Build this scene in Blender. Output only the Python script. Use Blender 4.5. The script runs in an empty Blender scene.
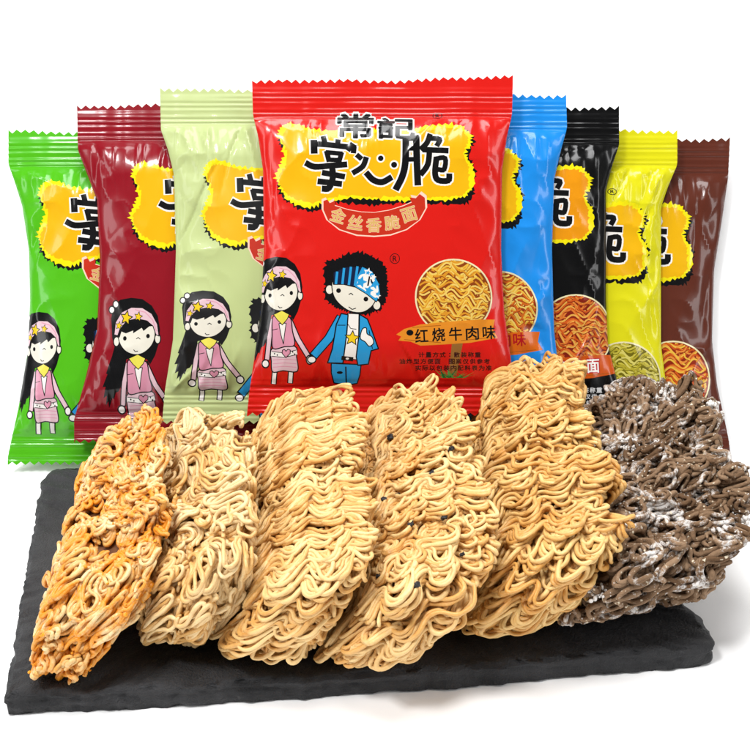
import bpy, math, random
import numpy as np
from mathutils import Vector, Matrix
from mathutils.geometry import delaunay_2d_cdt

SC = bpy.context.scene
COL = SC.collection
F = 1200.0                      # focal length in pixels of a 750 px frame
PITCH = math.radians(24.0)
CAMZ = 0.404
SP, CP = math.sin(PITCH), math.cos(PITCH)
FWD = np.array([0, CP, -SP]); UP = np.array([0, SP, CP]); RT = np.array([1.0, 0, 0])
CAM = np.array([0, 0, CAMZ])
SLATE_T = 0.0140


def ray(px, py):
    return FWD + RT * ((px - 375) / F) + UP * ((375 - py) / F)


def at_z(px, py, z):
    r = ray(px, py)
    return CAM + r * ((z - CAMZ) / r[2])


def at_d(px, py, d):
    return CAM + ray(px, py) * d


# ------------------------------------------------------------------ helpers
def tag(o, label=None, cat=None, group=None, kind=None):
    if label: o['label'] = label
    if cat: o['category'] = cat
    if group: o['group'] = group
    if kind: o['kind'] = kind
    return o


def mesh_obj(name, verts, tris, mat, parent=None, colors=None, normals=None, smooth=True):
    """verts (n,3) array, tris (m,k) array of one face size"""
    me = bpy.data.meshes.new(name)
    verts = np.asarray(verts, dtype=np.float32); tris = np.asarray(tris, dtype=np.int32)
    k = tris.shape[1]
    me.vertices.add(len(verts)); me.vertices.foreach_set('co', verts.ravel())
    me.loops.add(tris.size); me.loops.foreach_set('vertex_index', tris.ravel())
    me.polygons.add(len(tris))
    me.polygons.foreach_set('loop_start', np.arange(0, tris.size, k, dtype=np.int32))
    me.polygons.foreach_set('loop_total', np.full(len(tris), k, dtype=np.int32))
    me.update(calc_edges=True)
    me.polygons.foreach_set('use_smooth', np.full(len(tris), smooth))
    if colors is not None:
        at = me.color_attributes.new('print', 'FLOAT_COLOR', 'CORNER')
        c = np.ones((len(tris), k, 4), dtype=np.float32); c[:, :, :3] = colors[:, None, :]
        at.data.foreach_set('color', c.ravel())
    if normals is not None:
        me.normals_split_custom_set_from_vertices([tuple(n) for n in normals])
    me.materials.append(mat)
    o = bpy.data.objects.new(name, me); COL.objects.link(o)
    if parent is not None:
        o.parent = parent
    return o


def new_mat(name):
    m = bpy.data.materials.new(name); m.use_nodes = True
    nt = m.node_tree
    return m, nt, nt.nodes['Principled BSDF']


def srgb(r, g, b, k=1.0):
    def f(c):
        c /= 255.0
        return (c / 12.92 if c <= 0.04045 else ((c + 0.055) / 1.055) ** 2.4) * k
    return (f(r), f(g), f(b))


def vnoise(x, y, seed=0):
    """smooth value noise in -1..1, vectorised"""
    xi = np.floor(x).astype(np.int64); yi = np.floor(y).astype(np.int64)
    fx = x - xi; fy = y - yi
    fx = fx * fx * fx * (fx * (fx * 6 - 15) + 10); fy = fy * fy * fy * (fy * (fy * 6 - 15) + 10)

    def hsh(a, b):
        h = (a * 374761393 + b * 668265263 + seed * 2147483647) & 0xffffffff
        h = ((h ^ (h >> 13)) * 1274126177) & 0xffffffff
        return ((h ^ (h >> 16)) & 0xffff) / 32767.5 - 1
    a = hsh(xi, yi); b = hsh(xi + 1, yi); c = hsh(xi, yi + 1); d = hsh(xi + 1, yi + 1)
    return (a * (1 - fx) + b * fx) * (1 - fy) + (c * (1 - fx) + d * fx) * fy


def sstep(t):
    t = np.clip(t, 0, 1)
    return t * t * (3 - 2 * t)


# ------------------------------------------------------------------ printed artwork (flat polygons)
class Art:
    def __init__(self):
        self.p = []

    def poly(self, role, pts, T=None):
        if T: pts = [T(x, y) for x, y in pts]
        self.p.append((role, [tuple(map(float, q)) for q in pts]))

    def stroke(self, role, pts, w, T=None, closed=False, cap=True):
        """a pen line: width in units of the target space"""
        if T: pts = [T(x, y) for x, y in pts]
        if closed: pts = list(pts) + [pts[0]]
        h = w / 2
        for (x0, y0), (x1, y1) in zip(pts[:-1], pts[1:]):
            L = math.hypot(x1 - x0, y1 - y0)
            if L < 1e-6: continue
            dx, dy = (x1 - x0) / L * h, (y1 - y0) / L * h
            e = 0.5 if cap else 0.3
            x0_, y0_, x1_, y1_ = x0 - dx * e, y0 - dy * e, x1 + dx * e, y1 + dy * e
            self.p.append((role, [(x0_ - dy, y0_ + dx), (x0_ + dy, y0_ - dx), (x1_ + dy, y1_ - dx), (x1_ - dy, y1_ + dx)]))

    def oval(self, role, x, y, rx, ry=None, T=None, n=18, rot=0):
        ry = rx if ry is None else ry
        c, s = math.cos(rot), math.sin(rot)
        pts = []
        for k in range(n):
            a = 2 * math.pi * k / n
            u, v = rx * math.cos(a), ry * math.sin(a)
            pts.append((x + u * c - v * s, y + u * s + v * c))
        self.poly(role, pts, T)

    def star(self, role, x, y, r, T=None, rot=0, inner=0.48):
        self.poly(role, [(x + (r if k % 2 == 0 else r * inner) * math.sin(k * math.pi / 5 + rot),
                          y - (r if k % 2 == 0 else r * inner) * math.cos(k * math.pi / 5 + rot)) for k in range(10)], T)

    def lined(self, role, pts, T, w=1.1, line='ink', closed=True, smooth=True):
        if smooth: pts = catmull(pts, closed)
        self.poly(role, pts, T); self.stroke(line, pts, w, T, closed=closed)


def catmull(pts, closed=True, n=4):
    out = []; m = len(pts)
    rng = range(m) if closed else range(m - 1)
    for i in rng:
        g = (lambda j: pts[j % m]) if closed else (lambda j: pts[max(0, min(m - 1, j))])
        p0, p1, p2, p3 = g(i - 1), g(i), g(i + 1), g(i + 2)
        for k in range(n):
            t = k / n
            out.append(tuple(0.5 * (2 * p1[a] + (p2[a] - p0[a]) * t + (2 * p0[a] - 5 * p1[a] + 4 * p2[a] - p3[a]) * t * t
                                    + (3 * p1[a] - p0[a] - 3 * p2[a] + p3[a]) * t ** 3) for a in (0, 1)))
    if not closed: out.append(pts[-1])
    return out


_GL = {}


def glyph(ch):
    if ch in _GL: return _GL[ch]
    c = bpy.data.curves.new('lettering', 'FONT'); c.body = ch; c.resolution_u = 2
    o = bpy.data.objects.new('lettering', c); COL.objects.link(o)
    ev = o.evaluated_get(bpy.context.evaluated_depsgraph_get()); m = ev.to_mesh()
    co = [(v.co.x, v.co.y) for v in m.vertices]
    faces = [list(p.vertices) for p in m.polygons]
    cnt = {}
    for f in faces:
        for a, b in zip(f, f[1:] + f[:1]):
            k = (min(a, b), max(a, b)); cnt[k] = cnt.get(k, 0) + 1
    edges = [k for k, n in cnt.items() if n == 1]
    ev.to_mesh_clear(); bpy.data.objects.remove(o); bpy.data.curves.remove(c)
    xs = [p[0] for p in co]; ys = [p[1] for p in co]
    bb = (min(xs), min(ys), max(xs), max(ys)) if co else (0, 0, 1, 1)
    _GL[ch] = (co, faces, edges, bb)
    return _GL[ch]


def put_glyph(A, role, ch, cx, cy, w, h, rot=0, bold=0.0, halo=None, halo_w=0.0, shear=0.0, T=None):
    """one character centred on cx, cy and scaled to w x h pixels"""
    co, faces, edges, (x0, y0, x1, y1) = glyph(ch)
    c, s = math.cos(rot), math.sin(rot)

    def M(p):
        u = ((p[0] - x0) / max(1e-6, x1 - x0) - 0.5) * w
        v = -((p[1] - y0) / max(1e-6, y1 - y0) - 0.5) * h
        u -= shear * v
        x, y = cx + u * c - v * s, cy + u * s + v * c
        return T(x, y) if T else (x, y)
    P = [M(p) for p in co]
    if halo:
        for a, b in edges: A.stroke(halo, [P[a], P[b]], halo_w)
    for f in faces: A.poly(role, [P[i] for i in f])
    if bold > 0:
        for a, b in edges: A.stroke(role, [P[a], P[b]], bold)


def jag(pts, rnd, step, amp):
    """shaggy torn outline: short random spikes along a smooth closed outline"""
    sm = catmull(pts, True, 8)
    out = []; acc = 0
    m = len(sm)
    cx = sum(p[0] for p in sm) / m; cy = sum(p[1] for p in sm) / m
    for i in range(m):
        a, b = sm[i], sm[(i + 1) % m]
        L = math.hypot(b[0] - a[0], b[1] - a[1])
        k = max(1, int(L / step))
        for j in range(k):
            t = j / k
            x, y = a[0] + (b[0] - a[0]) * t, a[1] + (b[1] - a[1]) * t
            nx, ny = (b[1] - a[1]) / max(L, 1e-6), -(b[0] - a[0]) / max(L, 1e-6)
            if nx * (x - cx) + ny * (y - cy) < 0: nx, ny = -nx, -ny
            acc += 1
            r = amp * (rnd.uniform(-.1, 1.0) if acc % 2 else rnd.uniform(-0.6, 0.35)) + .6 * amp * math.sin(acc * .23) * math.sin(acc * .061 + 1)
            out.append((x + nx * r + rnd.uniform(-.4, .4) * step, y + ny * r + rnd.uniform(-.3, .3) * step))
    return out


PATCH = [(281, 126), (292, 125), (313, 129), (337, 131), (370, 130), (400, 130), (430, 126), (456, 124), (469, 131), (473, 141), (468, 155),
         (474, 168), (474, 184), (470, 197), (456, 203), (425, 204), (387, 203), (367, 203), (340, 203), (325, 206), (309, 210), (290, 205),
         (279, 195), (273, 180), (281, 164), (282, 149), (276, 137)]


def draw_logo(A, T, seed=3):
    PT = [(374 + (x - 374) * .972, 165 + (y - 165) * .955) for x, y in PATCH]
    rnd = random.Random(seed)
    A.poly('ink', jag([(x + 2.5, y + 4.0) for x, y in PT], rnd, 1.9, 3.0), T)
    A.poly('lemon', jag(PT, rnd, 1.8, 2.8), T)
    cx, cy = 375, 166
    A.poly('amber', jag([(cx + (x - cx) * 0.965, cy + (y - cy) * 0.91) for x, y in PT], rnd, 1.8, 1.8), T)
    k = 4.6875
    Z = lambda x, y: T(300 + x / k, 105 + y / k)
    S = [  # brush strokes of the three big characters, traced at 4.7x
        ([(68, 182), (70, 232)], 5.4), ([(62, 192), (150, 200), (258, 212)], 4.6), ([(112, 162), (120, 192)], 4.2), ([(180, 178), (178, 205)], 4.2),
        ([(246, 196), (228, 222)], 4.2), ([(254, 212), (252, 232)], 4.4), ([(128, 232), (138, 272)], 4.2), ([(128, 234), (196, 240)], 3.8), ([(196, 238), (186, 274)], 4.0),
        ([(138, 268), (188, 270)], 3.6), ([(34, 284), (72, 300), (140, 296), (216, 290)], 4.8), ([(152, 296), (156, 350), (138, 398), (112, 402)], 5.0),
        ([(112, 328), (206, 346)], 4.6), ([(92, 368), (192, 380)], 4.8),
        ([(270, 248), (286, 262)], 4.2), ([(310, 262), (294, 300), (252, 328)], 4.4), ([(314, 332), (344, 362), (384, 372), (424, 352)], 5.0),
        ([(494, 170), (492, 280), (478, 345), (450, 402)], 5.4), ([(488, 170), (548, 166)], 4.6), ([(542, 166), (546, 290), (550, 380)], 5.4), ([(494, 218), (544, 216)], 3.8),
        ([(492, 268), (546, 266)], 3.8), ([(606, 152), (592, 190), (566, 218)], 4.4), ([(606, 168), (650, 172), (640, 200)], 4.2), ([(578, 222), (686, 226)], 4.6),
        ([(604, 226), (596, 290), (566, 334)], 4.6), ([(634, 264), (676, 262), (672, 312), (648, 314)], 4.0), ([(636, 262), (630, 330), (644, 362), (690, 364), (696, 338)], 4.8),
    ]
    for pts, w in S:
        A.stroke('paper', catmull(pts, False), w * 1.2 + 3.4, Z)
    A.oval('paper', 378, 262, 20, T=Z); A.oval('paper', 440, 292, 21, T=Z)
    for ch, x, y, w, h in (('常', 355.5, 127, 35, 26), ('記', 396, 130, 36, 22)):
        put_glyph(A, 'ink', ch, x, y, w, h, rot=0.02, bold=0.0, halo='paper', halo_w=5.0, T=T)
    for ch, x, y, w, h in (('常', 355.5, 127, 35, 26), ('記', 396, 130, 36, 22)):
        put_glyph(A, 'ink', ch, x, y, w, h, rot=0.02, bold=1.9, T=T)
    for pts, w in S:
        A.stroke('ink', catmull(pts, False), w * 1.24, Z)
    A.oval('ink', 378, 262, 13, T=Z); A.oval('ink', 440, 292, 14, T=Z)
    # registered marks
    for x, y, rx, ry, c in ((437.5, 115.8, 4.6, 3.0, 'ink'), (394.6, 260, 4.7, 4.9, 'ink')):
        A.stroke(c, [(x + rx * math.cos(a * math.pi / 8), y + ry * math.sin(a * math.pi / 8)) for a in range(16)], 0.7, T, closed=True)
        put_glyph(A, c, 'R', x, y, rx * 0.85, ry * 1.1, bold=0.25, T=T)
    # curved ribbon with gold lettering
    B = lambda x, y: T(260 + x / 3.409, 180 + y / 3.409)
    top = [(212, 72), (226, 66), (234, 80), (254, 70), (252, 90), (300, 106), (345, 114), (390, 116), (440, 108), (490, 92), (520, 78), (512, 58), (534, 62), (548, 46), (566, 60)]
    bot = [(568, 100), (545, 142), (500, 176), (445, 195), (390, 200), (330, 196), (270, 176), (228, 142), (212, 105)]
    A.poly('rim', top + bot, B)
    cx, cy = 390, 135
    ins = [(cx + (x - cx) * 0.965, cy + (y - cy) * 0.90 + (2 if y > 130 else 0)) for x, y in top + bot]
    A.poly('ribbon', ins, B)
    for ch, x, y, r in (('金', 268, 127, .30), ('丝', 326, 151, .14), ('香', 388, 160, 0), ('脆', 449, 151, -.14), ('面', 507, 124, -.30)):
        X, Y = 260 + x / 3.409, 180 + y / 3.409
        put_glyph(A, 'gold', ch, X, Y, 14.2, 13.6, rot=r, bold=0.75, halo='rim', halo_w=1.2, T=T)


def draw_girl(A, T):
    t = 1.15
    hair = [(18, 150), (30, 100), (70, 68), (130, 60), (190, 66), (240, 95), (272, 140), (284, 200), (276, 262), (258, 312), (232, 352), (215, 330), (150, 320), (104, 330),
            (98, 372), (86, 430), (60, 470), (44, 476), (32, 505), (24, 500), (2, 545), (2, 515), (-14, 532), (-4, 490), (-24, 500), (-8, 450), (-26, 452), (2, 395), (-6, 392), (24, 320), (40, 275), (26, 235)]
    A.poly('ink', hair, T)
    for x, y in ((22, 112), (45, 88)):
        A.oval('ink', x, y, 19, T=T); A.oval('paper', x, y, 13, T=T)
    # arms behind
    for arm in ([(112, 352), (92, 430), (78, 528)], [(208, 348), (258, 440), (316, 516)]):
        A.stroke('ink', arm, 6.2, T); A.stroke('blush', arm, 4.0, T)
    A.oval('ink', 68, 552, 24, 22, T); A.oval('paper', 68, 552, 17, 15, T)
    A.oval('ink', 326, 534, 24, 24, T); A.oval('paper', 326, 534, 17, 17, T)
    for leg in ([(122, 585), (114, 640)], [(216, 585), (210, 636)]):
        A.stroke('ink', leg, 6.0, T); A.stroke('paper', leg, 3.8, T)
    A.lined('blush', [(110, 480), (240, 472), (250, 520), (258, 575), (236, 590), (170, 584), (110, 590), (102, 540)], T, t)
    for y in (535, 552, 568):
        A.stroke('pink', [(112, y), (180, y - 4), (248, y)], .7, T)
    A.lined('pink', [(112, 336), (150, 345), (212, 340), (226, 400), (238, 466), (180, 474), (114, 482), (108, 420)], T, t)
    A.lined('paper', [(148, 368), (190, 366), (180, 420), (174, 462), (160, 420)], T, .8, smooth=False)
    A.stroke('ink', [(108, 398), (140, 392)], .7, T)
    A.stroke('paper', [(108, 506), (175, 512), (246, 500)], 4.6, T)
    A.stroke('ink', [(106, 496), (175, 502), (246, 490)], .7, T); A.stroke('ink', [(106, 517), (175, 523), (248, 511)], .7, T)
    for x, y in ((122, 506), (138, 512), (228, 498), (238, 508)):
        A.oval('ink', x, y, 4, T=T, n=8)
    heart = [(188, 524), (166, 504), (168, 490), (180, 486), (189, 495), (200, 485), (214, 490), (213, 505)]
    A.lined('pink', heart, T, .8, smooth=False)
    A.lined('scarf', [(116, 326), (165, 308), (208, 326), (196, 348), (168, 374), (138, 350)], T, .8, smooth=False)
    # head
    for x, y in ((50, 252), (271, 240)):
        A.oval('ink', x, y, 19, 25, T); A.oval('skin', x, y, 13, 19, T)
    A.lined('skin', [(60, 200), (64, 250), (95, 290), (142, 308), (192, 303), (236, 272), (256, 232), (252, 186), (225, 160), (150, 160), (90, 170)], T, .9)
    band = [(36, 222), (42, 168), (76, 124), (130, 102), (190, 104), (240, 130), (270, 176), (278, 228), (262, 222), (246, 184), (214, 162), (160, 154), (104, 164), (66, 200), (56, 226)]
    A.lined('blush', band, T, .9, smooth=False)
    A.stroke('pink', [(150, 112), (205, 124), (245, 158), (264, 205)], .8, T)
    A.poly('ink', [(56, 226), (66, 196), (104, 160), (160, 150), (216, 160), (248, 184), (226, 186), (196, 206), (186, 192), (140, 216), (140, 204), (100, 216), (76, 208), (66, 236)], T)
    for x, y, r in ((103, 148, 30), (168, 143, 20), (62, 182, 17)):
        A.star('ink', x, y, r * 1.28, T, .2); A.star('star', x, y, r * .93, T, .2)
    for x, y in ((95, 238), (220, 228)):
        A.oval('ink', x, y, 10, T=T, n=12)
    A.stroke('ink', [(158, 240), (168, 234), (178, 241)], .8, T)
    A.stroke('ink', [(144, 288), (152, 296), (166, 294)], .8, T)


def draw_boy(A, T):
    rnd = random.Random(5)
    hair = [(75, 160), (90, 105), (130, 70), (195, 50), (260, 46), (320, 72), (366, 114), (386, 170), (390, 232), (372, 290), (330, 335), (280, 350), (200, 345), (150, 325), (108, 290), (80, 240)]
    A.poly('ink', jag(hair, rnd, 9, 15), T)
    A.stroke('ink', [(152, 372), (96, 470), (24, 552)], 9.4, T); A.stroke('azure', [(152, 372), (96, 470), (28, 548)], 7.2, T)
    A.oval('ink', 12, 574, 24, 20, T); A.oval('paper', 12, 574, 18, 14, T)
    A.lined('azure', [(108, 592), (256, 598), (250, 650), (236, 692), (190, 700), (120, 690), (108, 640)], T, 1.2, smooth=False)
    A.stroke('ink', [(180, 610), (182, 690)], 1.4, T); A.oval('ink', 150, 638, 15, 7, T)
    A.lined('paper', [(190, 345), (246, 348), (244, 450), (238, 575), (164, 568), (176, 450)], T, 1.0, smooth=False)
    A.stroke('ink', [(192, 400), (205, 420), (232, 424)], .7, T)
    A.lined('azure', [(158, 346), (192, 352), (186, 440), (166, 592), (90, 590), (114, 520), (134, 400)], T, 1.3, smooth=False)
    A.lined('azure', [(248, 350), (288, 374), (306, 420), (342, 520), (306, 530), (292, 596), (240, 602), (232, 560), (246, 450)], T, 1.3, smooth=False)
    A.stroke('ink', [(140, 404), (178, 404)], .8, T); A.stroke('ink', [(296, 430), (312, 520)], .9, T)
    A.stroke('ink', [(164, 566), (212, 572)], 4.2, T); A.oval('paper', 188, 569, 8, 5, T)
    A.star('ink', 212, 468, 42, T, .1); A.star('star', 212, 468, 32, T, .1)
    A.lined('paper', [(262, 424), (282, 418), (286, 446), (310, 462), (318, 492), (296, 508), (276, 486), (252, 468)], T, 1.0)
    for x, y in ((100, 228), (334, 305)):
        A.oval('ink', x, y, 24, 28, T); A.oval('skin', x, y, 17, 21, T)
    A.lined('skin', [(114, 190), (118, 250), (146, 296), (200, 334), (262, 340), (308, 312), (330, 272), (330, 225), (220, 170), (150, 170)], T, 1.0)
    band = [(118, 142), (180, 116), (256, 114), (310, 138), (342, 196), (350, 250), (332, 288), (284, 250), (230, 216), (170, 202), (120, 202)]
    A.lined('navy', band, T, 1.1, smooth=False)
    for a, b in (((138, 142), (132, 198)), ((172, 124), (164, 198)), ((206, 118), (196, 202)), ((238, 116), (226, 206))):
        A.stroke('azure', [a, b], 2.4, T)
    A.poly('azure', [(262, 116), (310, 138), (342, 196), (349, 248), (332, 286), (284, 248), (226, 212), (240, 160)], T)
    A.poly('paper', catmull([(248, 160), (272, 150), (300, 160), (330, 190), (342, 232), (330, 268), (300, 250), (262, 224), (236, 208), (240, 184)]), T)
    for x, y, r in ((290, 143, 24), (318, 165, 15), (338, 258, 17)): A.star('paper', x, y, r, T, .3)
    for x, y, r in ((256, 190, 31), (290, 145, 13), (322, 202, 26), (294, 232, 25), (338, 250, 13)):
        A.star('azure', x, y, r, T, .3)
    A.stroke('ink', [(298, 164), (290, 208)], 1.6, T); A.stroke('ink', [(305, 178), (312, 196)], 1.4, T)
    for x, y in ((145, 233), (280, 275)):
        A.oval('ink', x, y, 12, T=T, n=12)
    A.stroke('ink', [(196, 252), (206, 246), (216, 254)], .9, T)
    A.stroke('ink', [(196, 314), (212, 326), (230, 320)], .9, T)


def draw_bowl(A, T, seed, words, word_role, halo):
    """round picture of noodles with the wooden flavour board below it"""
    rnd = random.Random(seed)
    cx, cy, R = 453.0, 298.0, 38.6
    A.oval('cream', cx, cy, R, R * .985, T, 48); A.oval('broth', cx, cy, R - 1.6, R * .985 - 1.6, T, 48)
    rows = []
    y = cy - R
    while y < cy + R + 6:
        rows.append(y + rnd.uniform(-.8, .8)); y += 2.05
    for q, y0 in enumerate(rows):
        ph = y0 * 0.045 + rnd.uniform(-.5, .5)
        lam = 21 + 4 * math.sin(y0 * .12)
        seg = []; x = cx - R
        roles = 'n1' if q % 3 == 0 else ('n2' if q % 3 == 1 else 'n3')
        while x < cx + R:
            yy = y0 + (4.4 + 1.6 * math.sin(y0 * .21)) * math.sin(2 * math.pi * (x - cx) / lam + ph + 1.6 * math.sin(y0 * .07 + x * .02)) + 1.3 * math.sin(x * .23 + y0 * .5)
            if math.hypot(x - cx, yy - cy) < R - 2.2:
                seg.append((x, yy))
            else:
                if len(seg) > 1:
                    A.stroke(roles, seg, 1.75, T)
                seg = []
            x += 2.4
            if rnd.random() < .05:
                if len(seg) > 1: A.stroke(roles, seg, 1.75, T)
                seg = []
        if len(seg) > 1: A.stroke(roles, seg, 1.75, T)
    for k in range(34):
        a = rnd.uniform(0, 6.28); rr = R * .86 * math.sqrt(rnd.random())
        x0, y0 = cx + rr * math.cos(a), cy + rr * math.sin(a); th = rnd.uniform(-1, 1); seg = []
        for q in range(9):
            if math.hypot(x0 - cx, y0 - cy) > R - 2.6: break
            seg.append((x0, y0)); x0 += 1.9 * math.cos(th); y0 += 1.9 * math.sin(th); th += .5 * math.sin(q * .9 + k)
        if len(seg) > 2:
            A.stroke('broth', [(x, y + .8) for x, y in seg], 1.5, T); A.stroke(('n3', 'n1', 'n2')[k % 3], seg, 1.5, T)
    # post, grass, board
    A.poly('post', [(451, 344), (462, 343), (456, 376), (448, 376)], T)
    for k in range(22):
        a = rnd.uniform(-1.3, 1.3); L = rnd.uniform(8, 18)
        x, y = 453 + rnd.uniform(-10, 10), 378
        A.poly('leaf' if k % 2 else 'leaf2', [(x - 1.2, y), (x + 1.2, y), (x + math.sin(a) * L, y - math.cos(a) * L * .8)], T)
    board = [(396, 335), (404, 329.5), (420, 325), (450, 322), (480, 320), (494, 320), (492, 330), (497, 338), (470, 343), (440, 345), (420, 346), (410, 342), (398, 341), (401, 337)]
    A.poly('board', board, T)
    for a, b in (((404, 340), (440, 343)), ((412, 328), (440, 326)), ((460, 341), (490, 338))):
        A.stroke('grain', [a, b], .6, T)
    A.oval('ink', 409.5, 333.2, 3.6, 3, T, 10)
    txt, wx, wdx, wy = words if isinstance(words, tuple) else (words, 421, 16.8, 336)
    for i, ch in enumerate(txt):
        x = wx + i * wdx; y = wy - i * .8
        if ch == ' ': continue
        put_glyph(A, word_role, ch, x, y, 12.6, 13, rot=-.05, bold=.55, halo=halo, halo_w=2.6, T=T)
    for ln, (txt, x0, y0) in enumerate((('计量方式：散装称重', 421, 355), ('油炸型方便面 图案仅供参考', 402, 361.5), ('实际以包装内配料表为准', 418, 368))):
        for i, ch in enumerate(txt):
            if ch in ' ': continue
            put_glyph(A, 'small', ch, x0 + i * 7.0, y0, 5.6 if ch != '：' else 1.2, 5.0 if ch != '：' else 3.5, bold=.35, T=T)


# ------------------------------------------------------------------ printed film packet
K = 0.63   # film colours measured on the photograph, brought down to reflectances under the studio light
BASE = {
    'ink': srgb(14, 14, 16, .6), 'paper': srgb(250, 246, 240, .68), 'lemon': srgb(255, 240, 10, K), 'amber': srgb(250, 190, 14, K),
    'rim': srgb(250, 205, 185, .75), 'ribbon': srgb(206, 50, 28, K), 'gold': srgb(226, 184, 110, K), 'blush': srgb(240, 205, 214, K),
    'pink': srgb(232, 158, 182, K), 'scarf': srgb(246, 234, 90, K), 'skin': srgb(246, 242, 226, K), 'star': srgb(252, 214, 30, K),
    'azure': srgb(44, 164, 228, K), 'navy': srgb(18, 34, 70, K), 'cream': srgb(250, 240, 190, K), 'broth': srgb(150, 70, 20, K),
    'n1': srgb(246, 196, 70, K), 'n2': srgb(232, 158, 42, K), 'n3': srgb(250, 216, 110, K), 'post': srgb(160, 110, 50, K),
    'leaf': srgb(30, 120, 50, K), 'leaf2': srgb(90, 165, 70, K), 'board': srgb(240, 150, 40, K), 'grain': srgb(170, 90, 20, K), 'small': srgb(60, 14, 14, K),
}


def film_mat(name, rough=.24):
    m, nt, b = new_mat(name)
    a = nt.nodes.new('ShaderNodeVertexColor'); a.layer_name = 'print'
    nt.links.new(a.outputs['Color'], b.inputs['Base Color'])
    b.inputs['Roughness'].default_value = rough
    b.inputs['Specular IOR Level'].default_value = 0.24
    b.inputs['Coat Weight'].default_value = 0.20
    b.inputs['Coat Roughness'].default_value = 0.045
    tc = nt.nodes.new('ShaderNodeTexCoord')
    n = nt.nodes.new('ShaderNodeTexNoise'); n.inputs['Scale'].default_value = 60; n.inputs['Detail'].default_value = 3
    bp = nt.nodes.new('ShaderNodeBump'); bp.inputs['Strength'].default_value = .10; bp.inputs['Distance'].default_value = .0012
    nt.links.new(tc.outputs['Object'], n.inputs['Vector']); nt.links.new(n.outputs['Fac'], bp.inputs['Height'])
    nt.links.new(bp.outputs['Normal'], b.inputs['Normal'])
    nt.links.new(bp.outputs['Normal'], b.inputs['Coat Normal'])
    return m


FILM = film_mat('printed_film')
FILM_MATTE = film_mat('satin_printed_film', .42)


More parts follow.
